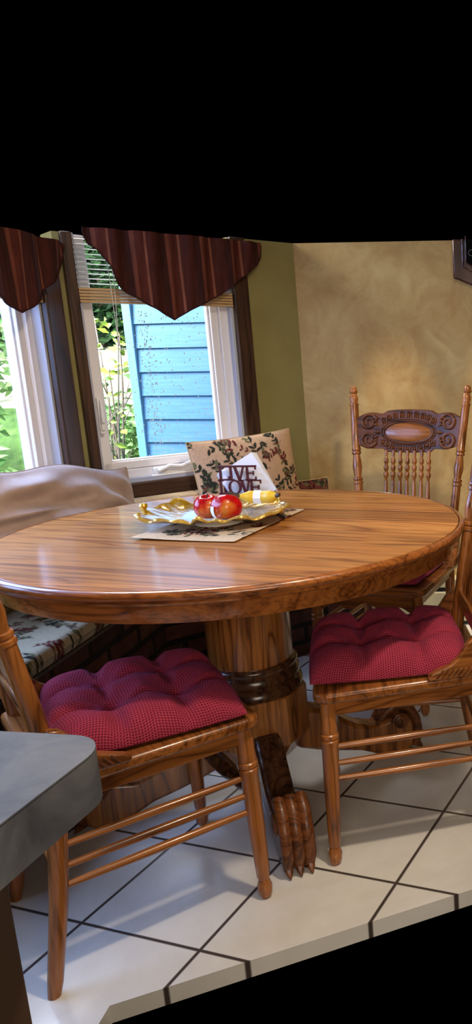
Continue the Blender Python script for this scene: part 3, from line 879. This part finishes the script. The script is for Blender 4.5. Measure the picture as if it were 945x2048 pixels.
# ------------------------------------------------------------------ on the table
TT = TZ + .0003
mat_root = None
e1 = Vector((.278, -.05, 0)).normalized(); e2 = Vector((.05, .278, 0)).normalized()
def mat_pt(x, y, z):
    rip = .0012*math.sin(22*x+9*y) + (.006*max(0, 1-(x/.10))*max(0, 1-(y/.12)) if True else 0)
    p = Vector((-.948, 1.941, 0)) + e1*x + e2*y
    return (p.x, p.y, TT + .0014 + z + rip*.6 + .0006)
o = slab_print('placemat', mat_pt, 150, 200, .283, .412, .003, leaf_print(31, .283, .412, 1.25, base=srgb(206,180,146)), edge=.004)
tag(o, 'beige floral cloth placemat under the gold glass platter', 'placemat')
MZ = TT + .0055
pl = thing('platter', 'wavy edged gold glass platter on a pale foot, holding fruit', 'platter', (-.800, 2.130, MZ), math.radians(7))
def plat(u, v, lift):
    th = 2*PI*u; c_, s_ = math.cos(th), math.sin(th)
    R_ = 1/((abs(c_)/.190)**2.7 + (abs(s_)/.150)**2.7)**(1/2.7)
    wav = .0045*math.sin(11*th) + .003*math.sin(19*th+1)
    r = v*(R_ + wav*v**4*1.5)
    z = .014 + (.004*(v/.55)**2 if v < .55 else .004 + .016*((v-.55)/.45)**1.3)
    z += (wav*1.2 + .005*max(0, s_)**2 + .004*max(0, -c_))*max(0, (v-.6)/.4)**2
    if v > .5: z += .0018*math.sin(70*v*0 + 24*th + 9*v)*(v-.5)*2
    return Vector((r*c_, r*s_, z+lift))
nu, nv = 160, 30
m = MB()
vv_ = [.002+.998*j/(nv-1) for j in range(nv)]
vs = [plat(i/nu, v, 0) for v in vv_ for i in range(nu)] + [plat(i/nu, v, -.004) for v in vv_ for i in range(nu)]
N = nu*nv; fs = []
for j in range(nv-1):
    for i in range(nu):
        i2 = (i+1) % nu
        fs.append((j*nu+i, j*nu+i2, (j+1)*nu+i2, (j+1)*nu+i)); fs.append((N+j*nu+i, N+(j+1)*nu+i, N+(j+1)*nu+i2, N+j*nu+i2))
for i in range(nu):
    i2 = (i+1) % nu; fs.append(((nv-1)*nu+i, (nv-1)*nu+i2, N+(nv-1)*nu+i2, N+(nv-1)*nu+i))
fs.append(tuple(range(nu))); fs.append(tuple(range(N+nu-1, N-1, -1)))
o = m.add(vs, fs).build('dish', gold_glass, pl, smooth=80, fix=False)
cols = []
for k in range(2*N):
    v = vv_[(k % N)//nu]; i = k % nu; th = 2*PI*i/nu
    side = max(0, -math.cos(th))**2 + max(0, math.sin(th)) + .35*max(0, math.cos(th)); lo_ = .86 - .36*min(1, side)
    g = max(0, min(1, (v-lo_)/.08))
    pale = np.array(srgb(206,196,180)); gold = np.array(srgb(196,146,34))
    if math.sin(15*th+24*v) > .35 and v < .93: g *= .72
    cols.append(pale*(1-g)+gold*g)
colour(o, cols)
rm = MB(); rm.tube([plat(i/240, .995, -.002) for i in range(241)], [.0042+.0014*math.sin(i*.5) for i in range(241)], 8, cap=False)
ro = rm.build('rolled_edge', gold_glass, pl)
ck_ = [np.array(srgb(214,176,84)) for _ in ro.data.vertices]; colour(ro, ck_)
kn = MB()
for th in (PI*.96,):
    p_ = plat(th/(2*PI), .97, .004); kn.lathe([(0,.010),(.008,.008),(.012,.001),(.009,-.006),(0,-.007)], 14, p_)
ko = kn.build('gold_knob', gold_glass, pl); colour(ko, [np.array(srgb(214,160,30)) for _ in ko.data.vertices])
MB().lathe([(.055,0),(.062,0),(.060,.004),(.064,.010),(.066,.0135),(.05,.0135),(.05,.008)], 48, (.012,-.012,0), closed=True).build('foot_ring', foot_glass, pl)

def apple(label, loc, r, tilt, rz):
    root = thing('apple', label, 'apple', loc, rz, 'red apples on the platter'); 
    prof = []
    for k in range(25):
        a = PI*k/24; R_ = r*(1 - .06*math.cos(a) )
        x = R_*math.sin(a)**.92 if 0 < k < 24 else 0
        z = -R_*math.cos(a)*.90
        dtop = math.exp(-(x/(r*.30))**2)
        if a > PI/2: z -= r*.26*dtop
        else: z += r*.14*dtop
        prof.append((max(x, 0), z))
    M = Matrix.Rotation(tilt, 4, 'X')
    m = MB().lathe(prof, 40)
    m.v = [tuple(M @ Vector((x*(1+.03*math.cos(5*math.atan2(y, x))), y*(1+.03*math.cos(5*math.atan2(y, x))), z))) for x, y, z in m.v]
    m.build('skin', apple_m, root, smooth=80)
    sm = MB().tube([M @ Vector(p) for p in ((0,0,r*.55),(.001,0,r*.8),(.004,.001,r*1.05))], [.0016,.0014,.002], 8); sm.build('stem', stem_m, root)
    return root, M
ap1, M_ = apple('red apple at left on the platter, behind the one with the sticker', (-.798, 2.075, MZ+.051), .036, .25, .4)
ap2, M_ = apple('larger red apple in front on the platter, white sticker on its side', (-.736, 2.045, MZ+.0535), .0395, -.3, 0)
def patch(R, c_th, c_ph, w, h, lift=.0006, n=7):
    m = MB()
    def f(u, v):
        th = c_th+(u-.5)*w/R; ph = c_ph+(v-.5)*h/R; q = R+lift
        return Vector((q*math.cos(ph)*math.cos(th), q*math.cos(ph)*math.sin(th), q*math.sin(ph)*.93))
    m.grid(n, n, f); m.grid(n, n, lambda u, v: f(u, v)*.985); return m
patch(.0400, -2.30, -.12, .015, .030, .0022).build('sticker', sticker_m, ap2)
bn = thing('banana', 'yellow banana with dark tip at the right end of the platter', 'banana', (-.690, 2.165, MZ+.036), math.radians(-4))
bp = []; brr = []
for k in range(21):
    t = k/20; a = -.75+1.5*t
    bp.append((.078*math.sin(a)*1.0, .02*math.cos(2*a), .020-.075*(1-math.cos(a))*-.35+.0)); brr.append(.0185*(min(1, .25+3.2*t) if t < .25 else min(1, .35+3.4*(1-t))))
MB().tube(bp, brr, 8).build('peel', banana_m, bn, smooth=50)
MB().tube([bp[-1], Vector(bp[-1])+Vector((.010,-.004,.004))], [.0065,.005], 8).build('dark_tip', banana_tip, bn)
MB().tube([bp[0], Vector(bp[0])+Vector((-.014,-.004,.006)), Vector(bp[0])+Vector((-.026,-.006,.012))], [.005,.0045,.005], 8).build('stalk', banana_tip, bn)
sb = MB()
sb.tube([Vector(bp[7])+Vector((0,0,0)), Vector(bp[9]), Vector(bp[11])], [brr[7]+.0008, brr[9]+.001, brr[11]+.0008], 8)
sb.build('paper_band', sticker_m, bn)
pn = thing('pen', 'dark pen lying across the right edge of the placemat', 'pen', (-.652, 2.203, MZ-.0003+.0042), math.atan2(-.14, .096))
MB().tube([(-.07,0,0),(-.066,0,0),(.05,0,0),(.066,0,0),(.072,0,0)], [.003,.0042,.0042,.003,.0006], 10).build('barrel', pen_m, pn)
MB().box(-.066,-.03,-.0008,.0008,.0042,.0056).build('clip', steel, pn, smooth=0)

# napkin holder with cut-out words
nh = thing('napkin_holder', 'dark red metal napkin holder with cut-out words LIVE LOVE', 'napkin holder', (-.797, 2.352, TT), math.radians(-3))
def glyph(ch, x, z, w, h):
    """serifed letter as list of polygons in the (x, z) plane"""
    st, se = .0065, .0038
    B = lambda x0, x1, z0, z1: [(x0,z0),(x1,z0),(x1,z1),(x0,z1)]
    L = []
    if ch == 'L': L = [B(x+.004,x+.004+st,z,z+h), B(x,x+.016,z+h-se,z+h), B(x,x+w,z,z+se+.001), B(x+w-se,x+w,z,z+.013)]
    if ch == 'I': L = [B(x+w/2-st/2,x+w/2+st/2,z,z+h), B(x,x+w,z,z+se), B(x,x+w,z+h-se,z+h)]
    if ch == 'V':
        c = x+w/2
        L = [[(x+.003,z+h),(x+.003+st*1.2,z+h),(c+st*.55,z),(c-st*.5,z)], [(x+w-.003-st*.8,z+h),(x+w-.003,z+h),(c+st*.55,z),(c-st*.1,z)], B(x-.001,x+.015,z+h-se,z+h), B(x+w-.013,x+w+.001,z+h-se,z+h)]
    if ch == 'E':
        L = [B(x+.004,x+.004+st,z,z+h), B(x,x+w,z,z+se), B(x,x+w,z+h-se,z+h), B(x+.004,x+w-.007,z+h/2-se/2,z+h/2+se/2), B(x+w-se,x+w,z,z+.011), B(x+w-se,x+w,z+h-.011,z+h), B(x+w-.010,x+w-.0065,z+h/2-.006,z+h/2+.006)]
    if ch == 'O':
        c, k = x+w/2, z+h/2; n = 28
        for i in range(n):
            a, b = 2*PI*i/n, 2*PI*(i+1)/n
            q = lambda t, rx, rz: (c+rx*math.cos(t), k+rz*math.sin(t))
            L.append([q(a,w/2,h/2), q(b,w/2,h/2), q(b,w/2-st,h/2-se), q(a,w/2-st,h/2-se)])
    return L
hz = .0435
MB().box(-.068,.064,-.006,.036,0,.004).box(-.066,.062,-.003,.003,.004,.012).box(-.066,.062,.030,.034,.004,.100).build('base_tray', letter_m, nh, bevel=.001)
MB().box(-.066,.060,-.003,.003,.012,.040).build('lower_bar', letter_m, nh, bevel=.001)
for row, word, z in ((0, 'LOVE', .0425), (1, 'LIVE', .0845)):
    xs_ = {'LOVE': [(-.068,.036),(-.038,.040),(-.004,.036),(.026,.037)], 'LIVE': [(-.066,.034),(-.036,.018),(-.022,.040),(.016,.034)]}[word]
    for chh, (x, w) in zip(word, xs_):
        gm = MB()
        for poly in glyph(chh, x, z, w, hz): gm.prism(poly, lambda u, v, t: (u, t, v), -.003, .003)
        gm.build('letter', letter_m, nh, smooth=0)
MB().box(-.066,.052,-.0032,.0032,.1245,.130).build('top_bar', letter_m, nh, bevel=.001)
nk = thing('napkin_stack', 'stack of folded white napkins standing tilted in the word holder', 'napkins', (-.785, 2.365, TT+.076), math.radians(-3))
for k in range(3):
    y_ = .004+.0065*k; an = math.radians(-31+3*k)
    mm = Matrix.Rotation(an, 4, 'Y')
    m = MB(); h_ = .066
    def npt(u, v, t):
        p_ = mm @ Vector(((u-.5)*2*h_, 0, (v-.5)*2*h_)); return (p_.x, y_+t+.0012*math.sin(5*u+3*v+k), max(p_.z, -.0635))
    m.grid(12, 12, lambda u, v: npt(u, v, 0)); m.grid(12, 12, lambda u, v: npt(u, v, .005))
    N = 144; ring = [i for i in range(12)] + [j*12+11 for j in range(1, 12)] + [132+i for i in range(10, -1, -1)] + [j*12 for j in range(10, 0, -1)]
    for a, b_ in zip(ring, ring[1:]+ring[:1]): m.f.append((a, b_, b_+N, a+N))
    m.build('napkin', napkin_m, nk, smooth=30)

# ------------------------------------------------------------------ grey counter at lower left
ct = thing('kitchen_island', 'grey mottled laminate countertop corner at the lower left', 'counter')
ZC = .90
# slab corner rounded
def counter_poly(gr=0):
    c = [(-.335, .612)]
    x1, y1 = -.333+gr, .610+gr; r = .035
    arc = [(x1-r+r*math.cos(PI/2*k/8), y1-r+r*math.sin(PI/2*k/8)) for k in range(9)]
    return [(-.80-gr, .30-gr), (x1, .30-gr)] + arc + [(-.80-gr, y1)]
RC = Matrix.Translation((-.335,.610,0)) @ Matrix.Rotation(math.radians(-8), 4, 'Z') @ Matrix.Translation((.335,-.610,0))
MB().prism(counter_poly(), lambda u, v, t: RC @ Vector((u, v, t)), ZC-.0015, ZC).build('worktop', laminate, ct, smooth=30)
MB().prism(counter_poly(-.0012), lambda u, v, t: RC @ Vector((u, v, t)), ZC-.0027, ZC-.0015).build('seam', edge_line, ct, smooth=30)
MB().prism(counter_poly(), lambda u, v, t: RC @ Vector((u, v, t)), ZC-.045, ZC-.0027).build('edge_band', laminate, ct, smooth=30)
MB().box(-.78, -.40, .34, .55, 0, ZC-.045).build('cabinet', cabinet_m, ct, bevel=.003)

# ------------------------------------------------------------------ outside
az = -.215
SX = Vector((math.cos(az), math.sin(az), 0)); SN = Vector((-SX.y, SX.x, 0))
SO = Vector((-1.86, 4.06, 0))       # bottom of the house corner
MS = Matrix(((SX.x, SN.x, 0, SO.x), (SX.y, SN.y, 0, SO.y), (0, 0, 1, 0), (0, 0, 0, 1)))
hw_ = thing('neighbouring_wing', 'blue clapboard house wing outside the window', 'house'); hw_.matrix_world = MS
lap = .1165; sd = MB(); z = -.25
while z < 1.60:
    sd.prism([(.012, 0), (.0, .004), (.0-.010, 0), ], lambda u, v, t: (0,0,0), 0, 1) if False else None
    x0, x1 = .03, .95
    sd.add([(x0,-.009,z),(x1,-.009,z),(x1,.0,z+lap+.006),(x0,.0,z+lap+.006),(x0,.02,z),(x1,.02,z),(x1,.02,z+lap+.006),(x0,.02,z+lap+.006)],
           [(0,1,2,3),(0,4,5,1),(4,7,6,5),(3,2,6,7),(0,3,7,4),(1,5,6,2)])
    z += lap
sd.build('clapboards', siding_m, hw_, smooth=0, fix=False)
MB().box(-.012, .034, -.020, .02, -.25, 1.71).box(-.012, .0, .0, .16, -.25, 1.71).build('corner_board', blue_trim, hw_, bevel=.003)
MB().box(.0, .95, .02, .14, -.25, 1.70).build('wall_core', plain('house_core', srgb(90,80,70), .9), hw_, smooth=0)

g = MB()
def gz(x, y):
    if y < 4.6: return -.30
    if y < 6.4: return -.30 + 1.15*(y-4.6)/1.8
    return .85 + .62*(y-6.4)/5.6
g.grid(12, 9, lambda u, v: (-12+10.0*u, 3.0+3.4*v, gz(0, 3.0+3.4*v)))
lo = g.build('lawn', lawn, smooth=60); struct(lo)
g = MB(); g.grid(8, 8, lambda u, v: (-14+13.5*u, 6.4+6.2*v, gz(0, 6.4+6.2*v)))
dv = g.build('driveway', drive_m, smooth=60); struct(dv)
def leaves(n, sampler, size, seed, flat=.5):
    r = random.Random(seed); m = MB()
    for k in range(n):
        c = Vector(sampler(r)); L = size*r.uniform(.6, 1.3); a = r.uniform(0, 2*PI); el = r.uniform(-.7, .5)
        d = Vector((math.cos(a)*math.cos(el), math.sin(a)*math.cos(el), math.sin(el)))
        nrm = Vector((r.gauss(0, .5), r.gauss(-.5, .5), r.gauss(flat, .4))); s = d.cross(nrm)
        if s.length < 1e-4: continue
        s.normalize(); n2 = s.cross(d)*.12*L
        m.add([c, c+d*L*.45+s*L*.26+n2, c+d*L, c+d*L*.45-s*L*.26+n2], [(0,1,2,3)])
    return m
def hedge_s(r):
    x = r.uniform(-9.6, -3.9); y = 11.4+r.uniform(-.55, .5); z = gz(0, 11.3)+r.uniform(-.05, 1.28+.12*math.sin(x*2.1)); return (x, y, z)
h = thing('hedge', 'tall dark green hedge at the far end of the bright driveway', 'hedge')
leaves(9500, hedge_s, .16, 5).build('foliage', leaf_dark, h, smooth=0, fix=False)
hm = MB()
for k in range(14): hm.tube([(-9.2+.4*k, 11.4, gz(0, 11.4)), (-9.15+.4*k, 11.42, gz(0, 11.4)+1.1)], [.05,.02], 6)
hm.build('trunks', bark, h)
hm = MB().box(-9.6, -3.9, 11.75, 11.95, 1.3, 2.55); hm.build('inner_growth', leaf_dark, h, smooth=0)
def shrub(name, label, cx_, cy_, rad, ztop, nst, nleaf, lsize, mat, seed, lz=(.0, 1.0), cat='shrub', leaf2=None, lean=.2):
    r = random.Random(seed); root = thing(name, label, cat, (cx_, cy_, gz(0, cy_)))
    z0 = gz(0, cy_); tips = []
    for k in range(nst):
        a = r.uniform(0, 2*PI); d = r.uniform(.2, 1)*rad; h_ = (ztop-z0)*r.uniform(.7, 1.0)
        px_, py_ = .15*rad*math.cos(a), .15*rad*math.sin(a); pts = []
        for j in range(9):
            t = j/8; pts.append((px_+d*math.cos(a)*t**1.2+.02*math.sin(5*t+k)-lean*t*.5, py_+d*math.sin(a)*t**1.2, h_*t))
        sb_ = MB().tube(pts, [.008*(1-.75*t/8)+.002 for t in range(9)], 6)
        for j in (3, 4, 5, 6):
            q = Vector(pts[j]); b_ = r.uniform(0, 2*PI); e = q+Vector((.14*math.cos(b_), .14*math.sin(b_), .20)); sb_.tube([q, (q+e)/2+Vector((0,0,.01)), e], [.004,.003,.0012], 5); tips.append(e)
        sb_.build('stem', bark, root); tips += [Vector(p_) for p_ in pts[3:]]
    def smp(rr):
        if rr.random() < .25 and tips:
            t = tips[rr.randrange(len(tips))]; return (t.x+rr.gauss(0,.03), t.y+rr.gauss(0,.03), t.z+rr.gauss(0,.03))
        a = rr.uniform(0, 2*PI); d = rad*math.sqrt(rr.random()); H_ = ztop-z0
        return (d*math.cos(a), d*math.sin(a), H_*rr.uniform(*lz)*(1-.25*(d/rad)**2))
    leaves(nleaf, smp, lsize, seed+1).build('foliage', mat, root, smooth=0, fix=False)
    return root
shrub('leafy_shrub', 'green leafy shrub low outside the window beside the blue siding', -2.62, 5.35, .42, 1.20, 12, 1500, .075, leaf_mid, 41, (.35, .74))
shrub('leafy_shrub', 'tall thin stemmed shrub with lime leaves near the top of the middle window', -2.20, 4.40, .34, 1.52, 18, 260, .060, leaf_lime, 47, (.80, .98), lean=.25)
shrub('leafy_shrub', 'broad green shrub outside the far left window', -3.75, 4.9, .55, 1.50, 8, 1900, .10, leaf_mid, 52, (.3, .95))
shrub('leafy_shrub', 'pale green shrub behind the others, left of the bright driveway', -4.6, 6.3, .8, 1.9, 8, 1500, .12, leaf_mid, 57, (.2, 1.0))

# ------------------------------------------------------------------ light
def area(name, loc, target, sx, sy, power, col):
    L = bpy.data.lights.new(name, 'AREA'); L.shape = 'RECTANGLE'; L.size = sx; L.size_y = sy; L.energy = power; L.color = col[:3]
    o = bpy.data.objects.new(name, L); COL.objects.link(o); o.location = loc
    o.rotation_euler = (Vector(target)-Vector(loc)).to_track_quat('-Z', 'Y').to_euler(); return o
def spot(name, loc, target, ang, blend, power, col, rad=.05):
    L = bpy.data.lights.new(name, 'SPOT'); L.spot_size = math.radians(ang); L.spot_blend = blend; L.energy = power; L.color = col[:3]; L.shadow_soft_size = rad
    o = bpy.data.objects.new(name, L); COL.objects.link(o); o.location = loc
    o.rotation_euler = (Vector(target)-Vector(loc)).to_track_quat('-Z', 'Y').to_euler(); return o
WARM = (1, .84, .64); COOL = (.34, .53, 1.0)
# daylight in the garden
area('garden_daylight', (-3.6, 3.2, 3.2), (-3.9, 6.4, 1.6), 2.6, 2.0, 800, (.95,.98,1))
area('driveway_daylight', (-5.2, 8.0, 6.5), (-5.6, 9.4, .9), 4, 4, 1100, (1,.98,.95))
# daylight through the two windows
area('bay_window_daylight', w2(-.50, -.30, 1.2), w2(-.58, 1, .9), .42, .70, 1.0, COOL)
area('left_window_daylight', (-1.95, 1.8, 1.40), (-1.0, 1.72, .45), 1.7, 1.0, 80, COOL)
# ceiling downlights, then an overhead ambient fill and a front fill
spot('ceiling_downlight', (.18, 1.23, 2.35), (-.20, 1.75, .5), 120, .6, 92, WARM, .06)
spot('ceiling_downlight', (-.47, 2.95, 2.35), (-.47, 3.5, .40), 23, .55, 115, WARM, .04)
spot('ceiling_downlight', (.10, 2.95, 2.35), (.10, 3.5, .55), 28, .55, 115, WARM, .04)
area('room_ambience', (.1, 1.1, 2.7), (-.5, 2.1, .6), 2.0, 1.6, 13, (1,.90,.78))
area('front_fill', (.4, -1.0, 1.35), (-.6, 1.6, .6), 1.4, .8, 34, (1,.86,.70))  # warm fill added behind the camera for apron and cushion fronts, no fixture
w = bpy.data.worlds.new('world'); S.world = w; w.use_nodes = True
w.node_tree.nodes['Background'].inputs[0].default_value = (0, 0, 0, 1)
w.node_tree.nodes['Background'].inputs[1].default_value = 0
S.view_settings.view_transform = 'Standard'; S.view_settings.look = 'None'
S.view_settings.exposure = 0; S.view_settings.gamma = 1; S.view_settings.use_curve_mapping = False
S.cycles.use_denoising = True
S.cycles.max_bounces = 8; S.cycles.transparent_max_bounces = 12
